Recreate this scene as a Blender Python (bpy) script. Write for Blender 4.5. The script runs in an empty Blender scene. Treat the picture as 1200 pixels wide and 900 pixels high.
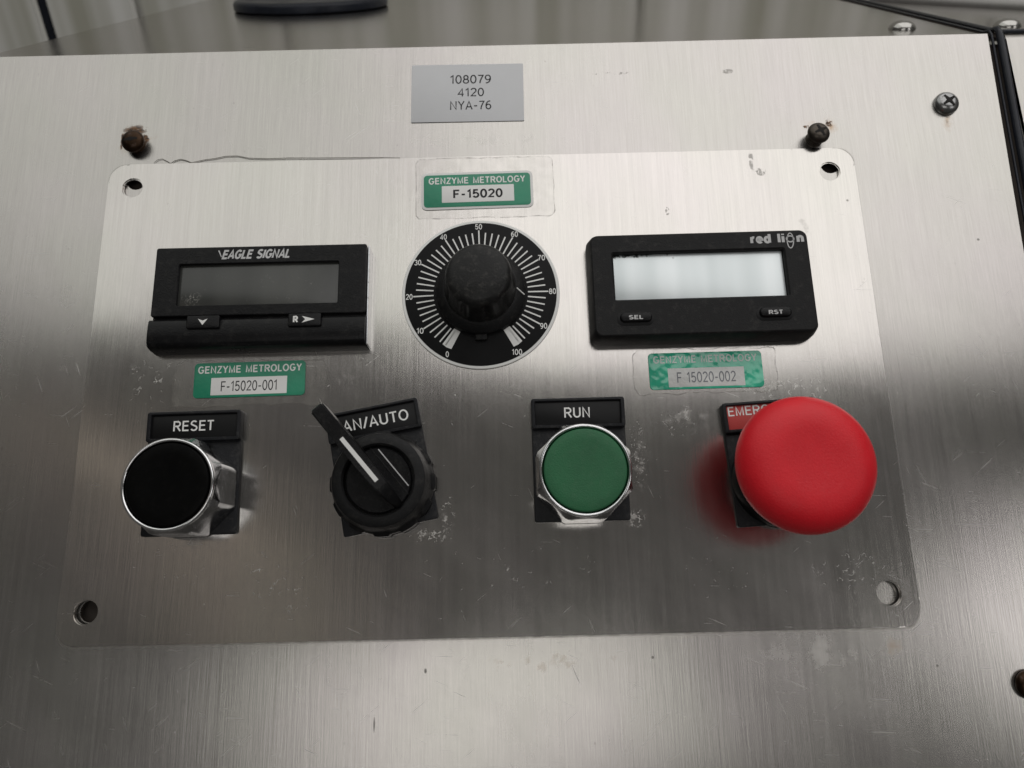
import bpy, bmesh, math, random
from mathutils import Matrix, Vector, noise
R = math.radians
S = 0.001                                   # all shapes below are written in millimetres
random.seed(4)
scene = bpy.context.scene
C = scene.collection

# ------------------------------------------------------------------ camera
c45 = math.sqrt(0.5)
PM = Matrix(((1, 0, 0, 0), (0, c45, -c45, 0), (0, c45, c45, 0), (0, 0, 0, 1)))   # console face: x right, y up the slope, z out of it
up = Vector((-85, 3573, -900)).normalized()
rr = math.atan(85 / 3573)
ux = Vector((math.cos(rr), math.sin(rr), 0))
nn = ux.cross(up)
cam_rot = PM.to_3x3() @ Matrix((ux, up, nn))
cd = bpy.data.cameras.new('camera'); cam = bpy.data.objects.new('camera', cd); C.objects.link(cam)
cam.matrix_world = Matrix.Translation((0.00866, -0.21832, 0.13523)) @ cam_rot.to_4x4()
cd.sensor_width = 36; cd.lens = 27; cd.clip_start = 0.01; cd.clip_end = 20
cd.dof.use_dof = True; cd.dof.focus_distance = 0.255; cd.dof.aperture_fstop = 14
scene.camera = cam

# ------------------------------------------------------------------ light
world = bpy.data.worlds.new('World'); scene.world = world; world.use_nodes = True
bg = world.node_tree.nodes['Background']
bg.inputs[0].default_value = (1.0, 0.98, 0.93, 1); bg.inputs[1].default_value = 0.085

def area(name, loc, target, sx, sy, radiance, col=(1, 1, 1), roll=0):
    ld = bpy.data.lights.new(name, 'AREA'); ld.shape = 'RECTANGLE'; ld.size = sx; ld.size_y = sy
    ld.energy = radiance * sx * sy * math.pi; ld.color = col
    o = bpy.data.objects.new(name, ld); C.objects.link(o)
    q = (Vector(target) - Vector(loc)).to_track_quat('-Z', 'Y').to_matrix().to_4x4()
    o.matrix_world = Matrix.Translation(loc) @ q @ Matrix.Rotation(R(roll), 4, 'Z')
    return o
area('ceiling_light', (0.62, 0.09, 1.2), (0.62, 0.0901, 0), 1.5, 1.56, 1.50, (1, 0.985, 0.97))
area('ceiling_light', (-0.66, 0.14, 1.2), (-0.66, 0.1401, 0), 1.02, 1.40, 0.92, (0.99, 1, 0.96))
area('added_front_light', (-0.04, -0.95, 0.57), (0, 0, 0.0), 0.58, 0.34, 1.55, (1, 0.98, 0.95), 14)  # added lamp, mirrored as the bright patch below the plate
area('added_side_light', (0.95, -0.80, 0.56), (0.1, 0, 0.0), 0.34, 0.40, 2.3, (1, 0.98, 0.97), 14)  # added lamp, mirrored as the paler patch at lower right
area('added_warm_light', (-0.80, -0.93, 1.16), (-0.1, 0, 0), 0.85, 0.11, 0.30, (1, 0.85, 0.70))  # added dim lamp, gives the left steel its warm reflection

scene.view_settings.view_transform = 'Standard'; scene.view_settings.look = 'None'
scene.view_settings.exposure = 0; scene.view_settings.gamma = 1
scene.render.engine = 'CYCLES'
scene.cycles.use_denoising = True
scene.cycles.max_bounces = 8; scene.cycles.sample_clamp_indirect = 6

# ------------------------------------------------------------------ materials
def nmat(name):
    m = bpy.data.materials.new(name); m.use_nodes = True
    nt = m.node_tree; return m, nt, nt.nodes['Principled BSDF']
def mth(nt, op, a, b=None, clamp=False):
    n = nt.nodes.new('ShaderNodeMath'); n.operation = op; n.use_clamp = clamp
    for i, v in enumerate((a, b)):
        if v is None: continue
        if isinstance(v, (int, float)): n.inputs[i].default_value = v
        else: nt.links.new(v, n.inputs[i])
    return n.outputs[0]
def rng(nt, v, a, b, c=0.0, d=1.0):
    n = nt.nodes.new('ShaderNodeMapRange'); n.clamp = True
    nt.links.new(v, n.inputs[0])
    for i, x in enumerate((a, b, c, d)): n.inputs[i + 1].default_value = x
    return n.outputs[0]
def mapped(nt, scale, loc=(0, 0, 0), rot=(0, 0, 0)):
    t = nt.nodes.new('ShaderNodeTexCoord'); m = nt.nodes.new('ShaderNodeMapping')
    nt.links.new(t.outputs['Object'], m.inputs[0])
    m.inputs['Scale'].default_value = scale; m.inputs['Location'].default_value = loc
    if rot != (0, 0, 0):
        r_ = nt.nodes.new('ShaderNodeMapping'); r_.inputs['Rotation'].default_value = rot
        nt.links.new(t.outputs['Object'], r_.inputs[0]); nt.links.new(r_.outputs[0], m.inputs[0])
    return m.outputs[0]
def nz(nt, vec, scale=1.0, detail=3, rough=0.55):
    n = nt.nodes.new('ShaderNodeTexNoise'); nt.links.new(vec, n.inputs['Vector'])
    n.inputs['Scale'].default_value = scale; n.inputs['Detail'].default_value = detail; n.inputs['Roughness'].default_value = rough
    return n.outputs[0]
def mixc(nt, f, a, b):
    n = nt.nodes.new('ShaderNodeMix'); n.data_type = 'RGBA'
    for s, v in ((n.inputs[0], f), (n.inputs[6], a), (n.inputs[7], b)):
        if isinstance(v, (int, float)): s.default_value = v
        elif isinstance(v, tuple): s.default_value = (*v, 1)
        else: nt.links.new(v, s)
    return n.outputs[2]
def bump(nt, h, strength, dist):
    b = nt.nodes.new('ShaderNodeBump'); b.inputs['Strength'].default_value = strength; b.inputs['Distance'].default_value = dist
    nt.links.new(h, b.inputs['Height']); return b.outputs[0]

def blot(nt, cx, cy, rx, ry, ns=0.0, lo=0.45, hi=0.6, soft=0.6, rot=0.0, det=4):
    """mask of a worn or dirty spot: an ellipse (mm, object space) broken up by noise"""
    t = nt.nodes.new('ShaderNodeTexCoord'); m = nt.nodes.new('ShaderNodeMapping'); m.vector_type = 'TEXTURE'
    nt.links.new(t.outputs['Object'], m.inputs[0])
    m.inputs['Location'].default_value = (cx * S, cy * S, 0); m.inputs['Scale'].default_value = (rx * S, ry * S, 1000)
    m.inputs['Rotation'].default_value = (0, 0, R(rot))
    l = nt.nodes.new('ShaderNodeVectorMath'); l.operation = 'LENGTH'; nt.links.new(m.outputs[0], l.inputs[0])
    e = rng(nt, l.outputs['Value'], 1.0 - soft, 1.0, 1.0, 0.0)
    if ns:
        k = nz(nt, mapped(nt, (ns, ns, ns), (cx, cy, 0)), 1.0, det, 0.65)
        e = mth(nt, 'MULTIPLY', e, rng(nt, mth(nt, 'ADD', k, mth(nt, 'MULTIPLY', mth(nt, 'SUBTRACT', e, 1.0), 0.25)), lo, hi))
    return e
def squiggle(nt, cx, cy, rx, ry, ns, seed=0.0, width=0.012, gate=0.5):
    """thin curly scratches: level lines of a noise, inside an ellipse"""
    e = blot(nt, cx, cy, rx, ry, soft=0.8)
    k = nz(nt, mapped(nt, (ns, ns, ns), (cx + seed, cy, seed)), 1.0, 3, 0.6)
    d = mth(nt, 'ABSOLUTE', mth(nt, 'SUBTRACT', k, 0.5))
    l = rng(nt, d, width * 0.3, width, 1.0, 0.0)
    g = rng(nt, nz(nt, mapped(nt, (ns * 2.3, ns * 2.3, ns), (seed, cx, cy)), 1.0, 3), gate, gate + 0.12)
    return mth(nt, 'MULTIPLY', mth(nt, 'MULTIPLY', e, l), g)
def acc(nt, lst):
    o = lst[0]
    for x in lst[1:]: o = mth(nt, 'MAXIMUM', o, x)
    return o

def steel(name, base, rough, aniso, rust=(), residue=(), dark=(), grain=1.0, specks=0.0, vert=True, tint=0.5, bumpy=1.0, squig=(), wipe=0.0, stain=(), outline_dark=None):
    m, nt, b = nmat(name)
    lo, hi = (60, 2600) if not vert else (2600, 60)
    fine = nz(nt, mapped(nt, (lo, hi, 400)), 1.0, 3, 0.7)
    lo2, hi2 = (9, 520) if not vert else (520, 9)
    wide = nz(nt, mapped(nt, (lo2, hi2, 60)), 1.0, 4, 0.6)
    cloud = nz(nt, mapped(nt, (14, 9, 10)), 1.0, 4, 0.55)
    hue = nz(nt, mapped(nt, (22, 16, 10), (3, 1, 0)), 1.0, 3, 0.5)
    f = mth(nt, 'ADD', mth(nt, 'MULTIPLY', mth(nt, 'SUBTRACT', fine, 0.5), 0.55 * grain), mth(nt, 'MULTIPLY', mth(nt, 'SUBTRACT', wide, 0.5), 0.38 * grain))
    f = mth(nt, 'ADD', f, mth(nt, 'MULTIPLY', mth(nt, 'SUBTRACT', cloud, 0.5), 0.16))
    lum = mth(nt, 'ADD', f, 1.0)
    col = mixc(nt, rng(nt, hue, 0.35, 0.65, 0, tint), (base[0] * 1.03, base[1] * 0.985, base[2] * 0.985), (base[0] * 0.99, base[1] * 1.0, base[2] * 0.93))
    mul = nt.nodes.new('ShaderNodeVectorMath'); mul.operation = 'SCALE'
    nt.links.new(col, mul.inputs[0]); nt.links.new(lum, mul.inputs['Scale'])
    col = mul.outputs[0]
    metal = None; ro = rng(nt, mth(nt, 'ADD', cloud, mth(nt, 'MULTIPLY', wide, 0.5)), 0.5, 1.0, rough * 0.9, rough * 1.14)
    if specks:
        v = nt.nodes.new('ShaderNodeTexVoronoi'); nt.links.new(mapped(nt, (260, 190, 100)), v.inputs['Vector']); v.inputs['Scale'].default_value = 1.0
        sp = rng(nt, v.outputs['Distance'], 0.0, 0.10, 1.0, 0.0)
        gate = rng(nt, nz(nt, mapped(nt, (60, 60, 60), (7, 2, 1)), 1.0, 4), 0.55, 0.66)
        sp = mth(nt, 'MULTIPLY', mth(nt, 'MULTIPLY', sp, gate), specks)
        col = mixc(nt, sp, col, (0.06, 0.05, 0.04))
    if wipe:
        w1 = nz(nt, mapped(nt, (9, 26, 10), (1, 2, 0), (0, 0, R(24))), 1.0, 5, 0.6)
        w2 = nz(nt, mapped(nt, (70, 34, 30), (5, 2, 0), (0, 0, R(-15))), 1.0, 5, 0.7)
        sm = mth(nt, 'ADD', mth(nt, 'MULTIPLY', mth(nt, 'SUBTRACT', w1, 0.5), 1.0), mth(nt, 'MULTIPLY', mth(nt, 'SUBTRACT', w2, 0.5), 0.7))
        ro = mth(nt, 'ADD', ro, mth(nt, 'MULTIPLY', sm, wipe))
        hair = []
        for ang_, sx_, sy_, off in ((24, 60, 2300, 1.0), (68, 70, 2100, 4.0), (-38, 60, 2500, 9.0), (3, 60, 2600, 6.0)):
            h_ = nz(nt, mapped(nt, (sx_, sy_, 20), (off, off, off), (0, 0, R(ang_))), 1.0, 1, 0.4)
            hair.append(rng(nt, h_, 0.755, 0.80))
        hr = mth(nt, 'MULTIPLY', acc(nt, hair), rng(nt, w2, 0.45, 0.6))
        col = mixc(nt, mth(nt, 'MULTIPLY', hr, 0.38), col, (0.75, 0.74, 0.71)); ro = mth(nt, 'ADD', ro, mth(nt, 'MULTIPLY', hr, 0.25))
    if stain:
        k = acc(nt, [blot(nt, *a) for a in stain])
        col = mixc(nt, mth(nt, 'MULTIPLY', k, 0.7), col, (0.34, 0.22, 0.12)); ro = mth(nt, 'ADD', ro, mth(nt, 'MULTIPLY', k, 0.15))
    if outline_dark:   # dark broken line along the outline of the plate lying on this sheet
        cx_, cy_, hw_, hh_ = outline_dark
        t = nt.nodes.new('ShaderNodeTexCoord'); sp_ = nt.nodes.new('ShaderNodeSeparateXYZ'); nt.links.new(t.outputs['Object'], sp_.inputs[0])
        dx = mth(nt, 'SUBTRACT', mth(nt, 'ABSOLUTE', mth(nt, 'SUBTRACT', sp_.outputs['X'], cx_ * S)), hw_ * S)
        dy = mth(nt, 'SUBTRACT', mth(nt, 'ABSOLUTE', mth(nt, 'SUBTRACT', sp_.outputs['Y'], cy_ * S)), hh_ * S)
        ax_ = mth(nt, 'MAXIMUM', mth(nt, 'ADD', dx, 0.005), 0.0); ay_ = mth(nt, 'MAXIMUM', mth(nt, 'ADD', dy, 0.005), 0.0)
        dd = mth(nt, 'SUBTRACT', mth(nt, 'SQRT', mth(nt, 'ADD', mth(nt, 'MULTIPLY', ax_, ax_), mth(nt, 'MULTIPLY', ay_, ay_))), 0.005)
        gn = nz(nt, mapped(nt, (300, 300, 300), (3, 3, 3)), 1.0, 4, 0.65)
        g_ = mth(nt, 'MULTIPLY', rng(nt, mth(nt, 'ABSOLUTE', dd), 0.0002, 0.0010, 1, 0), rng(nt, gn, 0.33, 0.62, 0.25, 1.0))
        col = mixc(nt, mth(nt, 'MULTIPLY', g_, 0.6), col, (0.07, 0.06, 0.045)); ro = mth(nt, 'ADD', ro, mth(nt, 'MULTIPLY', g_, 0.2))
    if squig:
        k = acc(nt, [squiggle(nt, *a) for a in squig])
        col = mixc(nt, mth(nt, 'MULTIPLY', k, 0.8), col, (0.78, 0.77, 0.74)); ro = mth(nt, 'ADD', ro, mth(nt, 'MULTIPLY', k, 0.4))
    if residue:
        k = acc(nt, [blot(nt, *a) for a in residue])
        col = mixc(nt, mth(nt, 'MULTIPLY', k, 0.38), col, (0.66, 0.65, 0.61))
        ro = mth(nt, 'ADD', ro, mth(nt, 'MULTIPLY', k, 0.25)); metal = mth(nt, 'SUBTRACT', 1.0, mth(nt, 'MULTIPLY', k, 0.35))
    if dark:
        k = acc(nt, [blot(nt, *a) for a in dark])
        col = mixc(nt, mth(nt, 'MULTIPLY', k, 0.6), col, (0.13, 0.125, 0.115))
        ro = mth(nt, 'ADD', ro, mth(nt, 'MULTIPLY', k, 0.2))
    if rust:
        k = acc(nt, [blot(nt, *a) for a in rust])
        rc = mixc(nt, rng(nt, nz(nt, mapped(nt, (900, 900, 900)), 1, 3), 0.4, 0.62), (0.03, 0.015, 0.008), (0.22, 0.11, 0.045))
        col = mixc(nt, k, col, rc); mk = mth(nt, 'SUBTRACT', 1.0, k)
        metal = mk if metal is None else mth(nt, 'MULTIPLY', metal, mk); ro = mth(nt, 'ADD', ro, mth(nt, 'MULTIPLY', k, 0.4))
    nt.links.new(col, b.inputs['Base Color']); nt.links.new(ro, b.inputs['Roughness'])
    if metal is None: b.inputs['Metallic'].default_value = 1
    else: nt.links.new(metal, b.inputs['Metallic'])
    b.inputs['Anisotropic'].default_value = aniso
    tg = nt.nodes.new('ShaderNodeTangent'); tg.direction_type = 'UV_MAP'; tg.uv_map = 'UVMap'
    nt.links.new(tg.outputs[0], b.inputs['Tangent'])
    hh = mth(nt, 'ADD', mth(nt, 'MULTIPLY', fine, 0.5), mth(nt, 'MULTIPLY', wide, 0.6))
    nt.links.new(bump(nt, hh, 0.10 * bumpy, 0.0004), b.inputs['Normal'])
    return m

def plastic(name, col, rough=0.45, grain=0.0006, gs=2500, var=0.25, dust=0.0, spec=0.5, coat=0.0):
    m, nt, b = nmat(name)
    n = nz(nt, mapped(nt, (90, 90, 90)), 1, 4)
    f = nz(nt, mapped(nt, (gs, gs, gs)), 1, 2)
    c2 = tuple(min(1, c * (1 - var)) for c in col); c3 = tuple(min(1, c * (1 + var)) for c in col)
    k = mixc(nt, rng(nt, n, 0.3, 0.7), c2, c3)
    if dust:
        d = rng(nt, nz(nt, mapped(nt, (420, 420, 420), (2, 5, 1)), 1, 5, 0.7), 0.52, 0.78, 0, dust)
        k = mixc(nt, d, k, (0.33, 0.31, 0.28))
    nt.links.new(k, b.inputs['Base Color'])
    nt.links.new(rng(nt, n, 0.3, 0.7, rough * 0.85, rough * 1.15), b.inputs['Roughness'])
    b.inputs['Specular IOR Level'].default_value = spec * (0.36 if max(col) < 0.03 else 1.0); b.inputs['Coat Weight'].default_value = coat; b.inputs['Coat Roughness'].default_value = 0.1
    if grain: nt.links.new(bump(nt, f, 0.35, grain), b.inputs['Normal'])
    return m
def metalm(name, col, rough, var=0.15, dirt=0.0, dcol=(0.05, 0.035, 0.02)):
    m, nt, b = nmat(name)
    n = nz(nt, mapped(nt, (260, 260, 260)), 1, 4)
    k = mixc(nt, rng(nt, n, 0.3, 0.7), tuple(c * (1 - var) for c in col), col); b.inputs['Metallic'].default_value = 1
    if dirt:
        d = rng(nt, nz(nt, mapped(nt, (600, 600, 600), (1, 4, 2)), 1, 4, 0.7), 0.56, 0.68, 0, dirt)
        k = mixc(nt, d, k, dcol); nt.links.new(mth(nt, 'SUBTRACT', 1.0, d), b.inputs['Metallic'])
    nt.links.new(k, b.inputs['Base Color'])
    nt.links.new(rng(nt, n, 0.3, 0.7, rough * 0.7, rough * 1.3), b.inputs['Roughness'])
    return m

M = {}
M['face'] = steel('brushed_steel_face', (0.430, 0.425, 0.412), 0.245, 0.66, grain=0.5, specks=0.5, wipe=0.09, outline_dark=(-0.45, 6.25, 133.85, 82.65),
    stain=[(-126.5, 99.5, 10, 9, 260, 0.36, 0.62, 1.0), (123, 98.5, 8, 6, 260, 0.36, 0.62, 1.0), (127.5, 98, 3, 6, 300, 0.3, 0.6, 1.0), (170.3, 100, 3, 6, 260, 0.32, 0.6, 1.0), (124, -82, 9, 8, 200, 0.42, 0.75, 1.0), (20, -84, 60, 7, 160, 0.5, 0.9, 1.0)],
    rust=[(-127.6, 103.5, 5.6, 3.0, 420, 0.31, 0.42, 0.6), (-123.4, 99.8, 1.9, 3.0, 700, 0.36, 0.46, 0.5), (-131.9, 99.5, 0.8, 5.5, 600, 0.38, 0.5, 0.6),
          (126.9, 99.8, 1.9, 2.2, 900, 0.38, 0.5, 0.6), (170.4, 101.2, 2.0, 0.8, 300, 0.3, 0.6, 0.8), (170.2, 99.3, 0.9, 2.2, 300, 0.35, 0.7, 0.9), (118.6, 98.6, 1.8, 1.2, 900, 0.38, 0.5, 0.6)],
    residue=[(-4, 96, 42, 5, 160, 0.5, 0.75, 0.7), (100, -84, 30, 10, 140, 0.42, 0.8, 1.0), (-146, 20, 9, 60, 60, 0.55, 0.8, 0.8)],
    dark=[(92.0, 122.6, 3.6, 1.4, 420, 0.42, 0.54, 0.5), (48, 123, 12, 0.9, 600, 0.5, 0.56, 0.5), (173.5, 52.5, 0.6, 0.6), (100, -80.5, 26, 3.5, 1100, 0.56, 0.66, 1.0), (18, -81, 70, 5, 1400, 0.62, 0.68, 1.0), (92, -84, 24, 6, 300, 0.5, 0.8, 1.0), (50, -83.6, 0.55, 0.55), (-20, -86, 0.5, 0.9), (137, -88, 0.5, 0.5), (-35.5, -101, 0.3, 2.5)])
M['plate'] = steel('brushed_steel_plate', (0.52, 0.513, 0.498), 0.175, 0.70, grain=0.42, specks=0.3, wipe=0.13,
    squig=[(-70, -56, 9, 9, 130, 3.0, 0.014, 0.46), (-60, -61, 8, 9, 170, 8.0, 0.014, 0.5), (-13, -38, 3, 7, 330, 2.0, 0.03, 0.45), (-18, -45, 9, 3, 300, 5.0, 0.03, 0.48),
           (49, -22, 4, 15, 560, 1.0, 0.03, 0.54), (62, -10, 9, 8, 420, 4.0, 0.016, 0.56), (47, -41, 4, 4, 330, 6.0, 0.04, 0.45), (113, -59, 14, 8, 210, 7.0, 0.012, 0.52),
           (72, -60, 22, 9, 300, 9.0, 0.007, 0.58), (10, -56, 40, 12, 160, 2.5, 0.006, 0.58), (-100, -50, 25, 14, 150, 3.5, 0.006, 0.58), (100, 0, 20, 5, 260, 5.5, 0.02, 0.5), (-112, 8, 10, 12, 150, 1.5, 0.008, 0.5)],
    residue=[(-20, -45, 14, 4, 300, 0.42, 0.75, 1.0), (-13.8, -40, 3, 5, 500, 0.42, 0.7, 1.0), (50, -24, 6, 17, 420, 0.44, 0.72, 1.0), (46.5, -41, 5, 5, 400, 0.42, 0.7, 1.0),
             (66, -8, 12, 11, 260, 0.42, 0.74, 1.0), (-95, 58, 8, 6, 350, 0.5, 0.75, 1.0), (-46, 4, 10, 10, 300, 0.48, 0.78, 1.0), (93, 1, 24, 4, 500, 0.46, 0.72, 1.0), (-96, -46, 20, 4, 260, 0.46, 0.75, 1.0)],
    dark=[(96.5, 84.5, 1.3, 5.4, 420, 0.42, 0.54, 0.5), (99.5, 80, 2.6, 2.2, 900, 0.46, 0.52, 0.4), (129, 68, 0.6, 0.6), (65, 65.5, 1.0, 2.2, 900, 0.46, 0.52, 0.4), (112, 58, 6, 10, 120, 0.5, 0.75, 0.7), (92, 1, 26, 4, 900, 0.56, 0.64, 0.6), (-126, 82.9, 2.2, 1.0, 900, 0.5, 0.56, 0.6)])
M['top'] = steel('brushed_steel_top', (0.52, 0.51, 0.49), 0.17, 0.3, grain=0.5, vert=False, specks=0.3, bumpy=0.5,
    dark=[(-92, 15, 4, 0.8, 500, 0.4, 0.55, 0.4), (150, 14, 6, 3, 300, 0.5, 0.7, 0.6)])
M['rim'] = steel('dull_rim_steel', (0.26, 0.26, 0.255), 0.42, 0.0, grain=0.3)
M['neighbour'] = steel('scuffed_steel_neighbour', (0.42, 0.42, 0.40), 0.34, 0.3, grain=0.6, specks=0.4, wipe=0.08,
    residue=[(204, 110, 14, 40, 120, 0.45, 0.8, 1.0)], dark=[(206, 100, 8, 20, 500, 0.58, 0.7, 1.0)])
M['black'] = plastic('black_plastic', (0.0085, 0.0085, 0.0090), 0.42, 0.0004, 3000, 0.2, dust=0.06)
M['black_satin'] = plastic('satin_black_plastic', (0.0060, 0.0060, 0.0067), 0.30, 0.0002, 1800, 0.2, dust=0.05)
M['black_cloth'] = plastic('textured_black_plastic', (0.0095, 0.0095, 0.0100), 0.5, 0.0003, 2400, 0.2, dust=0.07)
M['legend'] = plastic('legend_plate_plastic', (0.0110, 0.0115, 0.0135), 0.4, 0.0003, 2600, 0.15, dust=0.10)
M['dial_black'] = plastic('printed_dial_black', (0.006, 0.006, 0.0065), 0.4, 0, var=0.1, spec=0.35)
M['insert'] = plastic('engraved_insert_black', (0.0055, 0.0055, 0.0060), 0.33, 0, var=0.1)
M['cap_black'] = plastic('button_cap_black', (0.003, 0.003, 0.003), 0.4, 0, var=0.2, dust=0.008, spec=0.12)
M['cap_green'] = plastic('button_cap_green', (0.016, 0.118, 0.046), 0.55, 0.0003, 2200, 0.16, dust=0.05, spec=0.4)
M['cap_red'] = plastic('mushroom_red', (0.66, 0.010, 0.020), 0.44, 0.00025, 1900, 0.06, dust=0.02, spec=0.36)
M['insert_red'] = plastic('red_insert', (0.45, 0.035, 0.03), 0.5, 0, var=0.12)
M['ink_white'] = plastic('white_ink', (0.78, 0.78, 0.76), 0.5, 0, var=0.06)
M['ink_dim'] = plastic('pale_grey_ink', (0.50, 0.50, 0.50), 0.5, 0, var=0.15)
M['ink_worn'] = plastic('worn_white_ink', (0.60, 0.66, 0.63), 0.4, 0, var=0.3)
M['ink_black'] = plastic('black_ink', (0.02, 0.02, 0.022), 0.5, 0, var=0.1)
M['ink_faded'] = plastic('faded_grey_ink', (0.16, 0.17, 0.19), 0.5, 0, var=0.4)
M['paper'] = plastic('white_label_paper', (0.74, 0.735, 0.72), 0.5, 0, var=0.04)
M['paper_worn'] = plastic('worn_label_paper', (0.58, 0.585, 0.57), 0.3, 0.0006, 500, var=0.16)
M['grey_label'] = plastic('grey_label_vinyl', (0.56, 0.565, 0.58), 0.45, 0, var=0.03)
M['green_label'] = plastic('green_label_vinyl', (0.012, 0.225, 0.125), 0.38, 0.0003, 400, var=0.1)
M['green_shiny'] = plastic('shiny_green_label_vinyl', (0.03, 0.42, 0.26), 0.2, 0.004, 140, var=0.25, spec=0.9)
M['chrome'] = metalm('chrome', (0.52, 0.525, 0.54), 0.17, dirt=0.35, dcol=(0.12, 0.11, 0.10))
M['bright_chrome'] = metalm('bright_chrome', (0.70, 0.70, 0.71), 0.10, 0.08)
M['dull_chrome'] = metalm('dull_screw_steel', (0.30, 0.30, 0.30), 0.28, dirt=0.5)
M['dark_screw'] = metalm('blackened_screw', (0.075, 0.065, 0.055), 0.42, dirt=0.5, dcol=(0.03, 0.022, 0.018))
M['rusty_screw'] = metalm('rusty_screw', (0.055, 0.034, 0.022), 0.40, 0.5, dirt=0.9, dcol=(0.05, 0.022, 0.012))
M['rivet'] = metalm('polished_rivet', (0.40, 0.39, 0.37), 0.22)
M['rubber'] = plastic('black_rubber', (0.014, 0.016, 0.022), 0.16, 0.0003, 900, 0.2, spec=0.6)
M['dark_inside'] = plastic('cavity_shade', (0.05, 0.04, 0.033), 0.8, 0)  # dark colour stands for the shade inside gaps and holes
M['lens_dark'] = plastic('smoked_display_window', (0.040, 0.041, 0.038), 0.20, 0.0, var=0.1, dust=0.02, spec=0.55)
M['base_ring'] = plastic('blue_black_rubber_ring', (0.012, 0.014, 0.02), 0.35, 0.0005, 600)
M['base_disc'] = metalm('grey_disc', (0.40, 0.40, 0.40), 0.4)

def lens_mat():
    m, nt, b = nmat('smoked_display_window')
    refl_band = nz(nt, mapped(nt, (42, 3, 3), (1.3, 0, 0)), 1, 2)
    k = mixc(nt, rng(nt, refl_band, 0.36, 0.62), (0.026, 0.027, 0.025), (0.060, 0.061, 0.056))  # reflections painted into the window colour as vertical bands
    d = acc(nt, [blot(nt, -24, -0.5, 3.5, 2.5, 1500, 0.5, 0.6, 0.9), squiggle(nt, -23, 0, 4, 3, 500, 2.0, 0.04, 0.42), squiggle(nt, 0, 4, 30, 9, 260, 4.0, 0.005, 0.58)])
    k = mixc(nt, mth(nt, 'MULTIPLY', d, 0.6), k, (0.42, 0.41, 0.38))
    nt.links.new(k, b.inputs['Base Color']); nt.links.new(rng(nt, refl_band, 0.3, 0.7, 0.16, 0.26), b.inputs['Roughness'])
    return m
M['lens_dark'] = lens_mat()
def lcd_mat():
    m, nt, b = nmat('silver_lcd')
    refl_band = nz(nt, mapped(nt, (60, 3, 3), (4.2, 0, 0)), 1, 2)
    k = mixc(nt, rng(nt, refl_band, 0.35, 0.62), (0.50, 0.55, 0.555), (0.70, 0.74, 0.75))  # soft ceiling reflections put into the display colour as vertical bands
    t = nt.nodes.new('ShaderNodeTexCoord'); s = nt.nodes.new('ShaderNodeSeparateXYZ'); nt.links.new(t.outputs['Object'], s.inputs[0])
    # black bleeding along the top edge, heaviest at the left
    edge = mth(nt, 'ADD', s.outputs['Y'], mth(nt, 'MULTIPLY', s.outputs['X'], -0.075))
    n = nz(nt, mapped(nt, (520, 520, 520)), 1, 4, 0.6)
    e = mth(nt, 'ADD', mth(nt, 'MULTIPLY', edge, 1000.0), mth(nt, 'MULTIPLY', mth(nt, 'SUBTRACT', n, 0.5), 5.0))
    d = rng(nt, e, 9.1, 9.6)
    sp = nt.nodes.new('ShaderNodeTexVoronoi'); nt.links.new(mapped(nt, (170, 170, 170)), sp.inputs['Vector']); sp.inputs['Scale'].default_value = 1
    q = mth(nt, 'MULTIPLY', rng(nt, sp.outputs['Distance'], 0.0, 0.10, 1, 0), rng(nt, n, 0.5, 0.6))
    k = mixc(nt, mth(nt, 'MAXIMUM', d, mth(nt, 'MULTIPLY', q, 0.7)), k, (0.03, 0.035, 0.035))
    nt.links.new(k, b.inputs['Base Color']); b.inputs['Metallic'].default_value = 0.45; b.inputs['Roughness'].default_value = 0.33
    b.inputs['Coat Weight'].default_value = 0.6; b.inputs['Coat Roughness'].default_value = 0.12
    return m
M['lcd'] = lcd_mat()
def film_mat():
    m, nt, b = nmat('clear_tape_film')
    n = nz(nt, mapped(nt, (200, 200, 200)), 1, 4)
    b.inputs['Base Color'].default_value = (0.66, 0.64, 0.58, 1); b.inputs['Roughness'].default_value = 0.35
    nt.links.new(rng(nt, n, 0.35, 0.75, 0.02, 0.12), b.inputs['Alpha'])
    return m
M['film'] = film_mat()
def edge_film():
    m, nt, b = nmat('tape_edge_dirt')
    n = nz(nt, mapped(nt, (300, 300, 300)), 1, 4)
    b.inputs['Base Color'].default_value = (0.20, 0.185, 0.16, 1); b.inputs['Roughness'].default_value = 0.5
    nt.links.new(rng(nt, n, 0.4, 0.7, 0.05, 0.5), b.inputs['Alpha'])
    return m
M['film_edge'] = edge_film()
def wall_mat():
    m, nt, b = nmat('cream_wall_paint')
    n = nz(nt, mapped(nt, (38, 2, 0.5)), 1, 2)
    nt.links.new(mixc(nt, rng(nt, n, 0.35, 0.65), (0.46, 0.45, 0.38), (0.80, 0.79, 0.76)), b.inputs['Base Color'])
    b.inputs['Roughness'].default_value = 0.45
    return m
M['wall'] = wall_mat()

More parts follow.
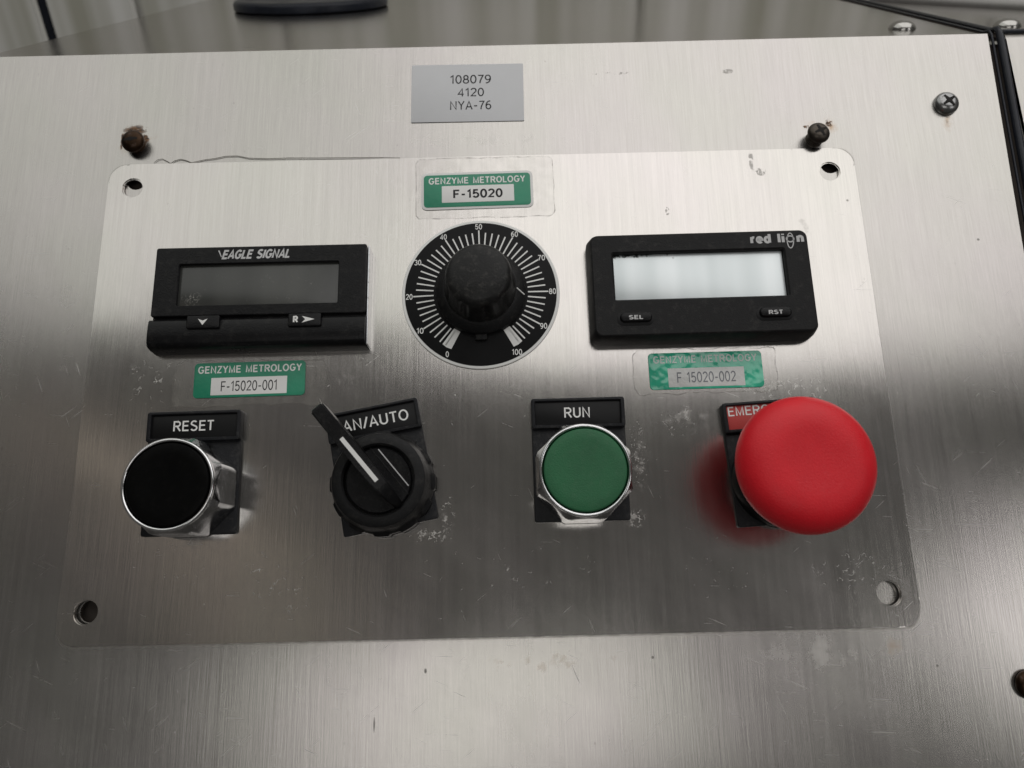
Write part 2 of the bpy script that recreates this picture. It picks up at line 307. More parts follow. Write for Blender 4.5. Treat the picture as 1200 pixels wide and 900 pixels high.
# ------------------------------------------------------------------ mesh helpers (mm)
def finish(name, bm, m, smooth=None, uv=False):
    bmesh.ops.recalc_face_normals(bm, faces=bm.faces)
    for v in bm.verts: v.co *= S
    if uv:
        l = bm.loops.layers.uv.new('UVMap')
        for f in bm.faces:
            for lp in f.loops: lp[l].uv = (lp.vert.co.x * 3, lp.vert.co.y * 3)
    me = bpy.data.meshes.new(name); bm.to_mesh(me); bm.free(); me.materials.append(m)
    if smooth is not None:
        for p in me.polygons: p.use_smooth = True
        me.set_sharp_from_angle(angle=R(smooth))
    return me
def put(name, me, parent=None, loc=(0, 0, 0), rot=0):
    o = bpy.data.objects.new(name, me); C.objects.link(o)
    L = Matrix.Translation(Vector(loc) * S) @ Matrix.Rotation(R(rot), 4, 'Z')
    if parent is None: o.matrix_world = PM @ L
    else: o.parent = parent; o.matrix_basis = L
    return o
def tag(o, label=None, cat=None, group=None, kind=None):
    if label: o['label'] = label
    if cat: o['category'] = cat
    if group: o['group'] = group
    if kind: o['kind'] = kind
    return o
def thing(name, label, cat, loc=(0, 0, 0), rot=0, group=None):
    return tag(put(name, None, None, loc, rot), label, cat, group)
def rrect(x0, x1, y0, y1, r, n=5):
    pts = []
    for cx, cy, a in ((x1 - r, y1 - r, 0), (x0 + r, y1 - r, 90), (x0 + r, y0 + r, 180), (x1 - r, y0 + r, 270)):
        for k in range(n + 1):
            t = R(a + 90 * k / n); pts.append((cx + r * math.cos(t), cy + r * math.sin(t)))
    return pts
def circ(r, n=48, cx=0, cy=0, a0=0): return [(cx + r * math.cos(2 * math.pi * k / n + a0), cy + r * math.sin(2 * math.pi * k / n + a0)) for k in range(n)]
def loops(bm, rings, close_top=True, close_bottom=False):
    """skin a stack of equal-length loops of 3D points, from bottom to top"""
    vs = [[bm.verts.new(p) for p in ring] for ring in rings]
    n = len(vs[0])
    for a, b in zip(vs, vs[1:]):
        for i in range(n): bm.faces.new((a[i], a[(i + 1) % n], b[(i + 1) % n], b[i]))
    if close_top: bm.faces.new(vs[-1])
    if close_bottom: bm.faces.new(vs[0][::-1])
    return vs
def z3(pts, z): return [(x, y, z) for x, y in pts]
def slab(x0, x1, y0, y1, z0, z1, r=0.5, b=0.3, n=5):
    """rounded rectangle with rounded top rim"""
    bm = bmesh.new(); r = max(r, b + 0.02)
    rings = [z3(rrect(x0, x1, y0, y1, r, n), z0), z3(rrect(x0, x1, y0, y1, r, n), z1 - b)]
    for k in (1, 2, 3):
        t = R(30 * k); d = b * (1 - math.cos(t)); z = z1 - b + b * math.sin(t)
        rings.append(z3(rrect(x0 + d, x1 - d, y0 + d, y1 - d, r - d, n), z))
    loops(bm, rings, True, True); return bm
def frame(outer, inner, z0, z1, b=0.3, zi=None):
    """frame with an outer and an inner rounded outline ((x0,x1,y0,y1,r) each), inner wall going down to zi"""
    bm = bmesh.new(); zi = z0 if zi is None else zi
    def g(q, d): return rrect(q[0] + d, q[1] - d, q[2] + d, q[3] - d, max(q[4] - d, 0.02))
    rings = [z3(g(outer, 0), z0), z3(g(outer, 0), z1 - b), z3(g(outer, b * 0.3), z1 - b * 0.3), z3(g(outer, b), z1),
             z3(g(inner, -b * 0.6), z1), z3(g(inner, 0), z1 - b * 0.6), z3(g(inner, 0), zi)]
    loops(bm, rings, False, False); return bm
def lathe(prof, n=64, fn=None):
    bm = bmesh.new(); rings = []
    for r, z in prof:
        rings.append([((fn(r, z, 2 * math.pi * k / n) if fn else r) * math.cos(2 * math.pi * k / n), (fn(r, z, 2 * math.pi * k / n) if fn else r) * math.sin(2 * math.pi * k / n), z) for k in range(n)])
    loops(bm, rings, True, False); return bm
def flat(polys, z, th=0.04):
    bm = bmesh.new()
    for p in polys:
        a = [bm.verts.new((x, y, z)) for x, y in p]; b = [bm.verts.new((x, y, z - th)) for x, y in p]; n = len(p)
        bm.faces.new(a)
        for i in range(n): bm.faces.new((b[i], b[(i + 1) % n], a[(i + 1) % n], a[i]))
    return bm
def tube(pts, r, n=8):
    bm = bmesh.new(); rings = []
    P_ = [Vector(p) for p in pts]
    for i, p in enumerate(P_):
        t = (P_[min(i + 1, len(P_) - 1)] - P_[max(i - 1, 0)]).normalized()
        a = t.orthogonal().normalized() if i == 0 else (a - t * a.dot(t)).normalized()
        b = t.cross(a); rad = r[i] if isinstance(r, (list, tuple)) else r
        rings.append([p + (a * math.cos(2 * math.pi * k / n) + b * math.sin(2 * math.pi * k / n)) * rad for k in range(n)])
    loops(bm, rings, True, True); return bm
def _arc(cx, cy, rx, ry, a0, a1, n=10): return [(cx + rx * math.cos(R(a0 + (a1 - a0) * k / n)), cy + ry * math.sin(R(a0 + (a1 - a0) * k / n))) for k in range(n + 1)]
GLYPH = {   # plain grotesque capitals, figures and a few small letters drawn as pen strokes on a height of 1: (advance width, strokes)
 ' ': (0.36, []), '-': (0.40, [[(0.04, 0.42), (0.36, 0.42)]]), '/': (0.34, [[(0.0, -0.02), (0.34, 1.02)]]),
 '0': (0.56, [_arc(0.28, 0.5, 0.25, 0.47, 90, 450, 24)]),
 '1': (0.36, [[(0.03, 0.76), (0.26, 0.97), (0.26, 0.0)]]),
 '2': (0.56, [_arc(0.28, 0.71, 0.24, 0.26, 165, -25, 12) + [(0.04, 0.05), (0.54, 0.05)]]),
 '3': (0.56, [_arc(0.26, 0.74, 0.22, 0.23, 160, -90, 12) , _arc(0.26, 0.27, 0.26, 0.24, 90, -160, 12)]),
 '4': (0.58, [[(0.43, 0.0), (0.43, 0.95), (0.03, 0.27), (0.57, 0.27)]]),
 '5': (0.56, [[(0.49, 0.95), (0.12, 0.95), (0.07, 0.52)] + _arc(0.27, 0.32, 0.25, 0.28, 130, -155, 14)]),
 '6': (0.56, [_arc(0.29, 0.31, 0.24, 0.28, 0, 360, 20), _arc(0.42, 0.40, 0.38, 0.57, 80, 178, 12)]),
 '7': (0.54, [[(0.03, 0.95), (0.52, 0.95), (0.35, 0.6), (0.24, 0.3), (0.20, 0.0)]]),
 '8': (0.56, [_arc(0.28, 0.73, 0.20, 0.23, 0, 360, 20), _arc(0.28, 0.27, 0.25, 0.24, 0, 360, 20)]),
 '9': (0.56, [_arc(0.27, 0.68, 0.24, 0.28, 0, 360, 20), _arc(0.14, 0.60, 0.38, 0.57, -100, 2, 12)]),
 'A': (0.68, [[(0.02, 0.0), (0.34, 0.98), (0.66, 0.0)], [(0.13, 0.31), (0.55, 0.31)]]),
 'C': (0.70, [_arc(0.37, 0.5, 0.32, 0.46, 40, 320, 20)]),
 'D': (0.68, [[(0.06, 0.05), (0.06, 0.95), (0.28, 0.95)] + _arc(0.28, 0.5, 0.34, 0.45, 90, -90, 14) + [(0.03, 0.05)]]),
 'E': (0.60, [[(0.58, 0.95), (0.07, 0.95), (0.07, 0.05), (0.60, 0.05)], [(0.07, 0.52), (0.54, 0.52)]]),
 'F': (0.56, [[(0.57, 0.95), (0.07, 0.95), (0.07, 0.0)], [(0.07, 0.50), (0.49, 0.50)]]),
 'G': (0.74, [_arc(0.38, 0.5, 0.33, 0.46, 42, 330, 22) + [(0.69, 0.45), (0.42, 0.45)]]),
 'I': (0.16, [[(0.08, 0.0), (0.08, 1.0)]]),
 'L': (0.52, [[(0.07, 1.0), (0.07, 0.05), (0.53, 0.05)]]),
 'M': (0.80, [[(0.07, 0.0), (0.07, 0.97), (0.40, 0.06), (0.73, 0.97), (0.73, 0.0)]]),
 'N': (0.70, [[(0.07, 0.0), (0.07, 0.97), (0.63, 0.03), (0.63, 1.0)]]),
 'O': (0.76, [_arc(0.38, 0.5, 0.34, 0.46, 90, 450, 26)]),
 'P': (0.62, [[(0.07, 0.0), (0.07, 0.95), (0.34, 0.95)] + _arc(0.34, 0.71, 0.24, 0.24, 90, -90, 10) + [(0.07, 0.47)]]),
 'R': (0.68, [[(0.07, 0.0), (0.07, 0.95), (0.38, 0.95)] + _arc(0.38, 0.72, 0.24, 0.23, 90, -90, 10) + [(0.07, 0.49)], [(0.36, 0.47), (0.66, 0.0)]]),
 'S': (0.64, [_arc(0.32, 0.73, 0.25, 0.235, 35, 200, 12) + [(0.32, 0.52)] + _arc(0.32, 0.27, 0.27, 0.235, 40, -155, 14)]),
 'T': (0.60, [[(0.0, 0.95), (0.60, 0.95)], [(0.30, 0.92), (0.30, 0.0)]]),
 'U': (0.70, [[(0.07, 1.0), (0.07, 0.33)] + _arc(0.35, 0.33, 0.28, 0.29, 180, 360, 14) + [(0.63, 1.0)]]),
 'Y': (0.64, [[(0.02, 1.0), (0.32, 0.48), (0.62, 1.0)], [(0.32, 0.50), (0.32, 0.0)]]),
 'Z': (0.60, [[(0.04, 0.95), (0.56, 0.95), (0.05, 0.05), (0.58, 0.05)]]),
 'd': (0.56, [_arc(0.26, 0.35, 0.21, 0.31, 0, 360, 18), [(0.48, 1.0), (0.48, 0.0)]]),
 'e': (0.56, [[(0.06, 0.38), (0.49, 0.38)] + _arc(0.27, 0.35, 0.22, 0.31, 8, 320, 16)]),
 'i': (0.20, [[(0.10, 0.0), (0.10, 0.70)], [(0.10, 0.84), (0.10, 1.0)]]),
 'l': (0.20, [[(0.10, 0.0), (0.10, 1.0)]]),
 'n': (0.54, [[(0.08, 0.0), (0.08, 0.70)], [(0.08, 0.40)] + _arc(0.28, 0.42, 0.19, 0.24, 150, 0, 8) + [(0.47, 0.0)]]),
 'r': (0.38, [[(0.08, 0.0), (0.08, 0.70)], [(0.08, 0.40)] + _arc(0.30, 0.42, 0.2, 0.23, 150, 75, 5)]),
}
def letters(txt, cx, cy, w, h, z, m, parent, name='lettering', bold=0.0, shear=0.0, spacing=1.0, rot=0, th=0.04):
    """printed words: flat ribbons of ink following each pen stroke"""
    hw = 0.062 + bold; bm = bmesh.new(); x = 0.0; allp = []; lay = 0
    for ch in txt:
        adv, strokes = GLYPH[ch]
        for st in strokes:
            p = [Vector((x + a, b)) for a, b in st]; closed = len(p) > 2 and (p[0] - p[-1]).length < 1e-4
            if closed: p = p[:-1]
            n = len(p); L = []; Rr = []; zz = (lay % 3) * 0.012; lay += 1
            for k in range(n):
                a = p[k - 1] if (k > 0 or closed) else None; b = p[(k + 1) % n] if (k < n - 1 or closed) else None
                d1 = (p[k] - a).normalized() if a is not None else None; d2 = (b - p[k]).normalized() if b is not None else None
                if d1 is None: d1 = d2
                if d2 is None: d2 = d1
                n1 = Vector((-d1.y, d1.x)); n2 = Vector((-d2.y, d2.x)); q = n1 + n2
                q = q.normalized() if q.length > 1e-3 else n1
                f = hw / max(0.58, q.dot(n1))
                L.append((p[k] + q * f, zz)); Rr.append((p[k] - q * f, zz))
            allp.append((L, Rr, closed))
        x += adv + 0.16 * spacing + bold
    P_ = [q for L, Q, c in allp for q, _ in L + Q]
    x0, x1 = min(q.x for q in P_), max(q.x for q in P_); y0, y1 = -0.01, 1.01
    cr, sr = math.cos(R(rot)), math.sin(R(rot))
    def tf(q, zz):
        a = (q.x - (x0 + x1) / 2) / (x1 - x0) * w; b = (q.y - 0.5) * h; a += shear * b
        return (cx + a * cr - b * sr, cy + a * sr + b * cr, z + zz)
    for L, Q, c in allp:
        A = [bm.verts.new(tf(*q)) for q in L]; B = [bm.verts.new(tf(*q)) for q in Q]; n = len(A)
        for k in range(n if c else n - 1): bm.faces.new((B[k], B[(k + 1) % n], A[(k + 1) % n], A[k]))
    for v in bm.verts: v.co *= S
    me = bpy.data.meshes.new(name); bm.to_mesh(me); bm.free(); me.materials.append(m)
    return put(name, me, parent)

def sheet(xs, ys, corners=0, holes=(), hk=3, ok=5, hr=3.5, th=1.2, wf=None, rim=0.0):
    """flat sheet on a grid with real round holes (hole centres lie on grid lines) and rounded corners"""
    bm = bmesh.new(); nx, ny = len(xs), len(ys); pos = {}
    for i, x in enumerate(xs):
        for j, y in enumerate(ys): pos[i, j] = [x, y]
    skip = set()
    for hi, hj, r in holes:
        for di in range(-ok, ok + 1):
            for dj in range(-ok, ok + 1):
                k = max(abs(di), abs(dj))
                if k < hk: skip.add((hi + di, hj + dj)); continue
                p = pos[hi + di, hj + dj]; cx, cy = pos_c = (xs[hi], ys[hj])
                a = math.atan2(dj, di) if k else 0
                # evenly spaced angle around the square ring
                if abs(di) == k and abs(dj) <= k: a = math.atan2(0, di) if False else a
                q = (cx + r * math.cos(a), cy + r * math.sin(a)); t = (k - hk) / (ok - hk)
                pos[hi + di, hj + dj] = [q[0] + (xs[hi + di] - q[0]) * t, q[1] + (ys[hj + dj] - q[1]) * t]
    if corners:
        for (i, j), p in list(pos.items()):
            a = min(i, nx - 1 - i); b = min(j, ny - 1 - j)
            if a < corners and b < corners:
                sx = -1 if i < nx / 2 else 1; sy = -1 if j < ny / 2 else 1
                ox = xs[corners] if sx < 0 else xs[nx - 1 - corners]; oy = ys[corners] if sy < 0 else ys[ny - 1 - corners]
                rx = abs((xs[0] if sx < 0 else xs[-1]) - ox); ry = abs((ys[0] if sy < 0 else ys[-1]) - oy)
                A = (p[0] - ox) / rx; B = (p[1] - oy) / ry
                pos[i, j] = [ox + rx * A * math.sqrt(max(0, 1 - B * B / 2)), oy + ry * B * math.sqrt(max(0, 1 - A * A / 2))]
    vs = {}
    for k, p in pos.items():
        if k in skip: continue
        vs[k] = bm.verts.new((p[0], p[1], wf(p[0], p[1]) if wf else 0))
    for i in range(nx - 1):
        for j in range(ny - 1):
            q = [(i, j), (i + 1, j), (i + 1, j + 1), (i, j + 1)]
            if any(k in skip for k in q): continue
            bm.faces.new([vs[k] for k in q])
    be = [e for e in bm.edges if e.is_boundary]
    r = bmesh.ops.extrude_edge_only(bm, edges=be)
    for v in r['geom']:
        if isinstance(v, bmesh.types.BMVert): v.co.z -= th
    if rim: bmesh.ops.bevel(bm, geom=[e for e in be if e.is_valid], offset=rim, segments=2, affect='EDGES')
    return bm
def sheet_mesh(name, bm, m):
    # keep the outward side of the sheet facing +z
    me = finish(name, bm, m, 40, uv=True)
    return me

# ------------------------------------------------------------------ the setting behind
w_ = bpy.data.objects.new('wall', None)
bm = bmesh.new()
def wbox(bm, x0, x1, y0, y1, z0, z1):
    v = [bm.verts.new(p) for p in ((x0, y0, z0), (x1, y0, z0), (x1, y1, z0), (x0, y1, z0), (x0, y0, z1), (x1, y0, z1), (x1, y1, z1), (x0, y1, z1))]
    for f in ((0, 1, 5, 4), (1, 2, 6, 5), (2, 3, 7, 6), (3, 0, 4, 7), (4, 5, 6, 7), (3, 2, 1, 0)): bm.faces.new([v[i] for i in f])
wbox(bm, -900, 1100, 432, 445, -300, 620)
wo = bpy.data.objects.new('wall', finish('wall', bm, M['wall'])); C.objects.link(wo)
tag(wo, kind='structure')
def wpanel(x0, x1, z0=-300, z1=620, y=424):
    bm = bmesh.new(); wbox(bm, x0, x1, y, 431.5, z0, z1)
    bmesh.ops.bevel(bm, geom=[e for e in bm.edges if abs(e.verts[0].co.z - e.verts[1].co.z) > 10], offset=3, segments=3, affect='EDGES')
    o = bpy.data.objects.new('panel', finish('panel', bm, M['wall'], 40)); C.objects.link(o); o.parent = wo
px_ = [-900, -620, -342, -333, -233, -226, 60, 350, 640, 1100]
wpanel(-560, -402); wpanel(-399, -340); wpanel(-334, -268); wpanel(-264, -160); wpanel(-156, 110); wpanel(114, 380); wpanel(384, 700)
bm = bmesh.new(); wbox(bm, -340.5, -333.5, 427, 431.4, -300, 620)
o = bpy.data.objects.new('seam', finish('seam', bm, M['rubber'])); C.objects.link(o); o.parent = wo

# ------------------------------------------------------------------ steel console
console = thing('steel_console', 'brushed stainless steel console with a sloping face and a flat top', 'machine')
def axis(lo, hi, marks, fine=1.0, coarse=6.0, reach=6):
    """grid lines: fine near the marks (which lie on lines), coarse elsewhere; returns lines and index of each mark"""
    out = set()
    for m_ in marks:
        for k in range(-reach, reach + 1): out.add(round(m_ + k * fine, 4))
    out.add(lo); out.add(hi); s = sorted(out); res = []
    for a, b in zip(s, s[1:]):
        n = max(1, int(math.ceil((b - a) / coarse)))
        for k in range(n): res.append(a + (b - a) * k / n)
    res.append(s[-1]); return res, [min(range(len(res)), key=lambda i: abs(res[i] - m_)) for m_ in marks]
HX = (-125.4, 124.2); HY = (79.5, -66.2)
fx, fxi = axis(-215, 190.5, [HX[0] + 0.4, HX[1] + 0.9])
fy, fyi = axis(-190, 136.3, [HY[1] + 0.2, HY[0] + 3.3])
def wface(x, y):
    d = max(0, -58 - y); return -0.00012 * d * d + 0.20 * (noise.noise(Vector((x * 0.010, y * 0.012, 11))) - 0.5)
def slant(x, y):  # the right edge is cut very slightly out of square
    return x
bm = sheet(fx, fy, holes=[(fxi[0], fyi[0], 3.4), (fxi[0], fyi[1], 3.3), (fxi[1], fyi[1], 3.3)], th=1.5, wf=wface)
for v in bm.verts:
    t = max(0.0, (v.co.x - 130) / 60.5)
    v.co.x += t * (0.9 - (136.3 - v.co.y) * 0.032)
put('front_panel', sheet_mesh('front_panel', bm, M['face']), console)
# top panel: its own frame, lying level and running back from the folded edge
def topframe(parent, e=136.5, dz=0.0):
    o = bpy.data.objects.new
    return Matrix.Translation(Vector((0, e, dz)) * S) @ Matrix.Rotation(R(-45), 4, 'X')
TF = topframe(None)
def put_top(name, me, parent=None, loc=(0, 0, 0), rot=0):
    o = bpy.data.objects.new(name, me); C.objects.link(o)
    L = TF @ Matrix.Translation(Vector(loc) * S) @ Matrix.Rotation(R(rot), 4, 'Z')
    if parent is None: o.matrix_world = PM @ L
    else: o.parent = parent; o.matrix_basis = L
    return o
def quadsheet(pts, th, nseg=24, b=0.0):
    bm = bmesh.new(); loops(bm, [z3(pts, -th), z3(pts, 0)], True, True); return bm
put_top('top_panel', finish('top_panel', quadsheet([(-191, 1.3), (189.9, 1.3), (198.5, 300), (-191, 300)], 0.7), M['top'], uv=True), console, (0, 0, -0.6))
put_top('dark_joint', finish('dark_joint', quadsheet([(-191, 0.1), (190.0, 0.1), (190.0, 3), (-191, 3)], 0.6), M['dark_inside']), console, (0, 0, -1.5))  # dark sheet in place of the shade in the edge gap
# dark sheet standing for the shade of the hollow, seen through the screw holes
bm = bmesh.new(); loops(bm, [z3([(-190, -188), (188, -188), (188, 132), (-190, 132)], -9), z3([(-190, -188), (188, -188), (188, 130), (-190, 130)], -4)], True, True)
put('hollow_shade_sheet', finish('hollow_shade_sheet', bm, M['dark_inside']), console)
for x in (-191, 187.0):
    bm = bmesh.new(); v = [(0, 136, -1.6), (0, -188, -3.2), (0, -188, -60), (0, -60, -230), (0, 136 + 190, -190.8), (0, 136 + 1, -1.9)]
    a = [bm.verts.new((x, q[1], q[2])) for q in v]; b = [bm.verts.new((x + 1.5, q[1], q[2])) for q in v]
    bm.faces.new(a); bm.faces.new(b[::-1])
    for i in range(len(v)): bm.faces.new((a[i], a[(i + 1) % 6], b[(i + 1) % 6], b[i]))
    put('side_panel', finish('side_panel', bm, M['top'], uv=True), console)

# neighbouring console across the seal
nb = thing('neighbouring_console', 'scuffed pale steel console right of the black rubber seal, with a raised rim on top', 'machine')
nx, _ = axis(197.6, 300, []); ny, _ = axis(-190, 133.6, [])
bm = sheet(nx, ny, th=1.5); put('front_panel', sheet_mesh('front_panel', bm, M['neighbour']), nb, (0, 0, 0.5))
bm = bmesh.new()
prof = [(133.6, 0.5), (135.2, 0.1), (136.2, -0.9), (136.6, -1.8)]
rows = [[bm.verts.new((x, y, z)) for y, z in prof] for x in (197.6, 300)]
for k in range(3): bm.faces.new((rows[0][k], rows[1][k], rows[1][k + 1], rows[0][k + 1]))
put('rounded_top_edge', finish('rounded_top_edge', bm, M['neighbour'], 60, uv=True), nb)
put_top('top_panel', finish('top_panel', quadsheet([(197.0, 3.2), (320, 3.2), (320, 300), (208, 300)], 1.5), M['top'], uv=True), nb, (0, 0, -0.6))
put_top('edge_trim', finish('edge_trim', tube([(196.5, 1.9, 0.1), (300, 1.9, 0.1)], 0.9, 10), M['rubber'], 60), nb)
pts = []
for k in range(25):
    t = k / 24; pts.append((212 + 60 * t + 8 * t * t, 150 - 82 * t - 26 * t * t * (1 - t), -1.2))
put_top('raised_rim', finish('raised_rim', tube(pts, 6.5, 24), M['rim'], 60, uv=True), nb)
pts2 = [(p[0] + 16, p[1] + 18, 3.6) for p in pts]

# rubber seal in the joint: one strip with a lip, running along the top and over the corner down the joint
seal = thing('rubber_seal', 'glossy black rubber seal strip in the joint between the two steel consoles', 'seal strip')
def on_top(x, s, h):   # point of the level top in face coordinates
    return Vector((x, 136.5 + (s + h) * c45, (h - s) * c45))
path = [on_top(204.2, 300, 0.1), on_top(201.4, 145, 0.1), on_top(196.0, 6, 0.2), Vector((195.7, 138.6, -0.6)), Vector((195.7, 136.4, 0.2)), Vector((195.5, 133.5, 0.5)), Vector((193.9, 60, 0.5)), Vector((192.2, -20, 0.4)), Vector((190.5, -100, 0.2)), Vector((188.5, -190, 0))]
put('strip', finish('strip', tube(path, [0.6, 0.75, 1.0, 1.1, 1.2, 1.35, 1.4, 1.4, 1.4, 1.4], 14), M['rubber'], 60), seal)
path2 = [p + Vector((-2.4, 0, -1.0)) for p in path]
put('lip', finish('lip', tube(path2, 0.5, 10), M['rubber'], 60), seal)
bm = bmesh.new(); a = [Vector((186, 134.5, -4)), Vector((200, 134.5, -4)), Vector((198, -190, -4)), Vector((182, -190, -4))]
bm.faces.new([bm.verts.new(p) for p in a]); put('joint_shade_strip', finish('joint_shade_strip', bm, M['dark_inside']), seal)  # dark sheet stands for the shade deep in the face joint
bm = bmesh.new(); a = [on_top(186, 0, -3), on_top(201, 0, -3), on_top(212, 300, -3), on_top(195, 300, -3)]
bm.faces.new([bm.verts.new(p) for p in a]); put('joint_shade_strip', finish('joint_shade_strip', bm, M['dark_inside']), seal)  # same kind of dark sheet for the shade along the top joint

# round foot standing on the top
foot = tag(put_top('round_foot', None, None, (-103, 186, -0.6)), 'round blue-black rubber foot standing on the console top, cut off by the frame', 'foot')
def put_c(name, me, parent): o = bpy.data.objects.new(name, me); C.objects.link(o); o.parent = parent; return o
put_c('rubber_ring', finish('rubber_ring', lathe([(42.4, 0), (44, 0.8), (44, 3.6), (43, 5.0), (41, 5.6), (37.4, 5.6), (36, 5)], 96), M['base_ring'], 40), foot)
put_c('grey_disc', finish('grey_disc', lathe([(35.8, 2.0), (35.8, 3.6), (35.0, 4.0), (8, 4.2)], 96), M['base_disc'], 40), foot)

# rivets on the tops
rv = finish('rivet', lathe([(5.2, 0), (5.15, 0.5), (4.7, 1.3), (3.9, 2.1), (2.7, 2.75), (1.3, 3.05), (0.3, 3.1)], 40), M['rivet'], 80)
r1 = put_top('rivet', rv, None, (169.9, 24.0, -0.6)); tag(r1, 'shiny domed rivet on the console top, left of the rubber seal', 'rivet', 'dome rivets on the tops')
r2 = put_top('rivet', rv, None, (212.6, 24.2, -0.8)); tag(r2, 'shiny domed rivet on the neighbouring top at the upper right corner', 'rivet', 'dome rivets on the tops')

# ------------------------------------------------------------------ mounting plate
def lin(a, b, n): return [a + (b - a) * k / n for k in range(n + 1)]
X0, X1, Y0, Y1 = -134.3, 133.4, -76.4, 88.9
gx = lin(X0, HX[0], 9)[:-1] + lin(HX[0], HX[1], 240)[:-1] + lin(HX[1], X1, 9)
gy = lin(Y0, HY[1], 9)[:-1] + lin(HY[1], HY[0], 140)[:-1] + lin(HY[0], Y1, 9)
def wplate(x, y):
    w = 1.35; d = max(0, -30 - y); w += 0.00062 * d * d
    w += 0.22 * noise.noise(Vector((x * 0.012, y * 0.014, 3))) + 0.05 * noise.noise(Vector((x * 0.035, y * 0.04, 7)))
    return w
bm = sheet(gx, gy, corners=6, holes=[(9, 9, 3.6), (9, 149, 3.45), (249, 9, 3.7), (249, 149, 3.45)], th=1.1, wf=wplate, rim=0.38)
plate = tag(put('mounting_plate', sheet_mesh('mounting_plate', bm, M['plate'])), 'brushed steel mounting plate with rounded corners and four empty screw holes', 'plate')
PW = 1.45      # height of the plate's face

# ------------------------------------------------------------------ screws
def screw_head(r, h, m, parent, slot='cross', n=40):
    bm = bmesh.new()
    prof = [(r * 0.98, 0), (r, h * 0.25), (r * 0.96, h * 0.55), (r * 0.82, h * 0.82), (r * 0.6, h * 0.97), (r * 0.55, h)]
    bm = lathe(prof, n)
    # domed cap rings
    return put('head', finish('head', bm, m, 60), parent, (0, 0, 0))
def cross_recess(r, h, m, parent, rot=20, arms=2):
    polys = []
    for k in range(arms):
        a = R(rot + 90 * k); L = r * 0.55; wd = r * 0.11; cx, sx = math.cos(a), math.sin(a)
        polys.append([(x * cx - y * sx, x * sx + y * cx) for x, y in ((-L, -wd), (-L * 0.3, -wd * 1.5), (L * 0.3, -wd * 1.5), (L, -wd), (L, wd), (L * 0.3, wd * 1.5), (-L * 0.3, wd * 1.5), (-L, wd))])
    for k, p in enumerate(polys):
        put('recess', finish('recess', flat([p], h + 0.04 + 0.02 * k, 0.1), m), parent)
def screw(label, u, v, lift, r, h, m, slot_m, rot, arms=2, tilt=(0, 0), group='screws in the console face'):
    t = thing('screw', label, 'screw', (u, v, 0), 0, group)
    t.matrix_world = t.matrix_world @ Matrix.Rotation(R(tilt[0]), 4, 'X') @ Matrix.Rotation(R(tilt[1]), 4, 'Y')
    if lift > 0.1: put('shank', finish('shank', lathe([(r * 0.72, -1), (r * 0.78, 0.2), (r * 0.70, 0.6), (r * 0.78, 1.0), (r * 0.70, 1.4), (r * 0.78, 1.8), (r * 0.75, lift + 0.3)], 20), m, 40), t)
    hm = lathe([(r * 0.97, 0), (r, h * 0.2), (r * 0.97, h * 0.45), (r * 0.86, h * 0.7), (r * 0.68, h * 0.88), (r * 0.45, h * 0.97), (r * 0.1, h)], 40)
    put('head', finish('head', hm, m, 70), t, (0, 0, lift))
    # recess shade painted as a dark star lying on the dome
    for k in range(arms):
        bm = bmesh.new(); a = R(rot + 90 * k); L = r * 0.6; n = 8; rows = []
        for i in range(n + 1):
            x = -L + 2 * L * i / n; q = abs(x) / r; z = h * (1 - 0.30 * q ** 2.4) + lift + 0.07 + 0.02 * k
            wd = r * (0.10 + 0.10 * (1 - abs(x) / L) ** 2)
            rows.append([bm.verts.new((x * math.cos(a) - y * math.sin(a), x * math.sin(a) + y * math.cos(a), z)) for y in (-wd, wd)])
        for p, q in zip(rows, rows[1:]): bm.faces.new((p[0], q[0], q[1], p[1]))
        put('recess', finish('recess', bm, slot_m), t)
    return t
M['slot'] = plastic('screw_recess_shade', (0.012, 0.01, 0.009), 0.6, 0)  # shade of the recess put into a dark colour
screw('rust-brown screw head in a ring of rust above the plate\'s upper left corner', -126.2, 97.6, 2.2, 4.15, 2.6, M['rusty_screw'], M['slot'], 5, 1, (4, -3))
screw('dark cross-head screw standing proud above the plate\'s upper right corner', 120.4, 93.0, 3.6, 4.0, 2.6, M['dark_screw'], M['slot'], 25, 2, (-4, 5))
screw('bright silver cross-head screw with a rust drip, near the rubber seal', 170.6, 106.4, 0.0, 4.4, 2.9, M['dull_chrome'], M['slot'], 35)
screw('dark screw cut off by the right edge of the picture, low on the console face', 163.9, -94.0, 0.0, 4.4, 2.6, M['rusty_screw'], M['slot'], 10)

# ------------------------------------------------------------------ stickers and tape
gl = tag(put('asset_label', finish('asset_label', slab(-20.8, 20.8, -12.1, 12.1, 0, 0.12, 0.4, 0.04), M['grey_label'], 40), None, (-5.3, 116, 0.02), -0.4),
         'plain grey label with three lines of black numbers, top middle of the console face', 'label')
letters('108079', 1.2, 5.7, 15.2, 3.5, 0.15, M['ink_black'], gl)
letters('4120', 1.2, 0.2, 9.9, 3.4, 0.15, M['ink_black'], gl)
letters('NYA-76', 1.2, -5.3, 15.2, 3.5, 0.15, M['ink_black'], gl)

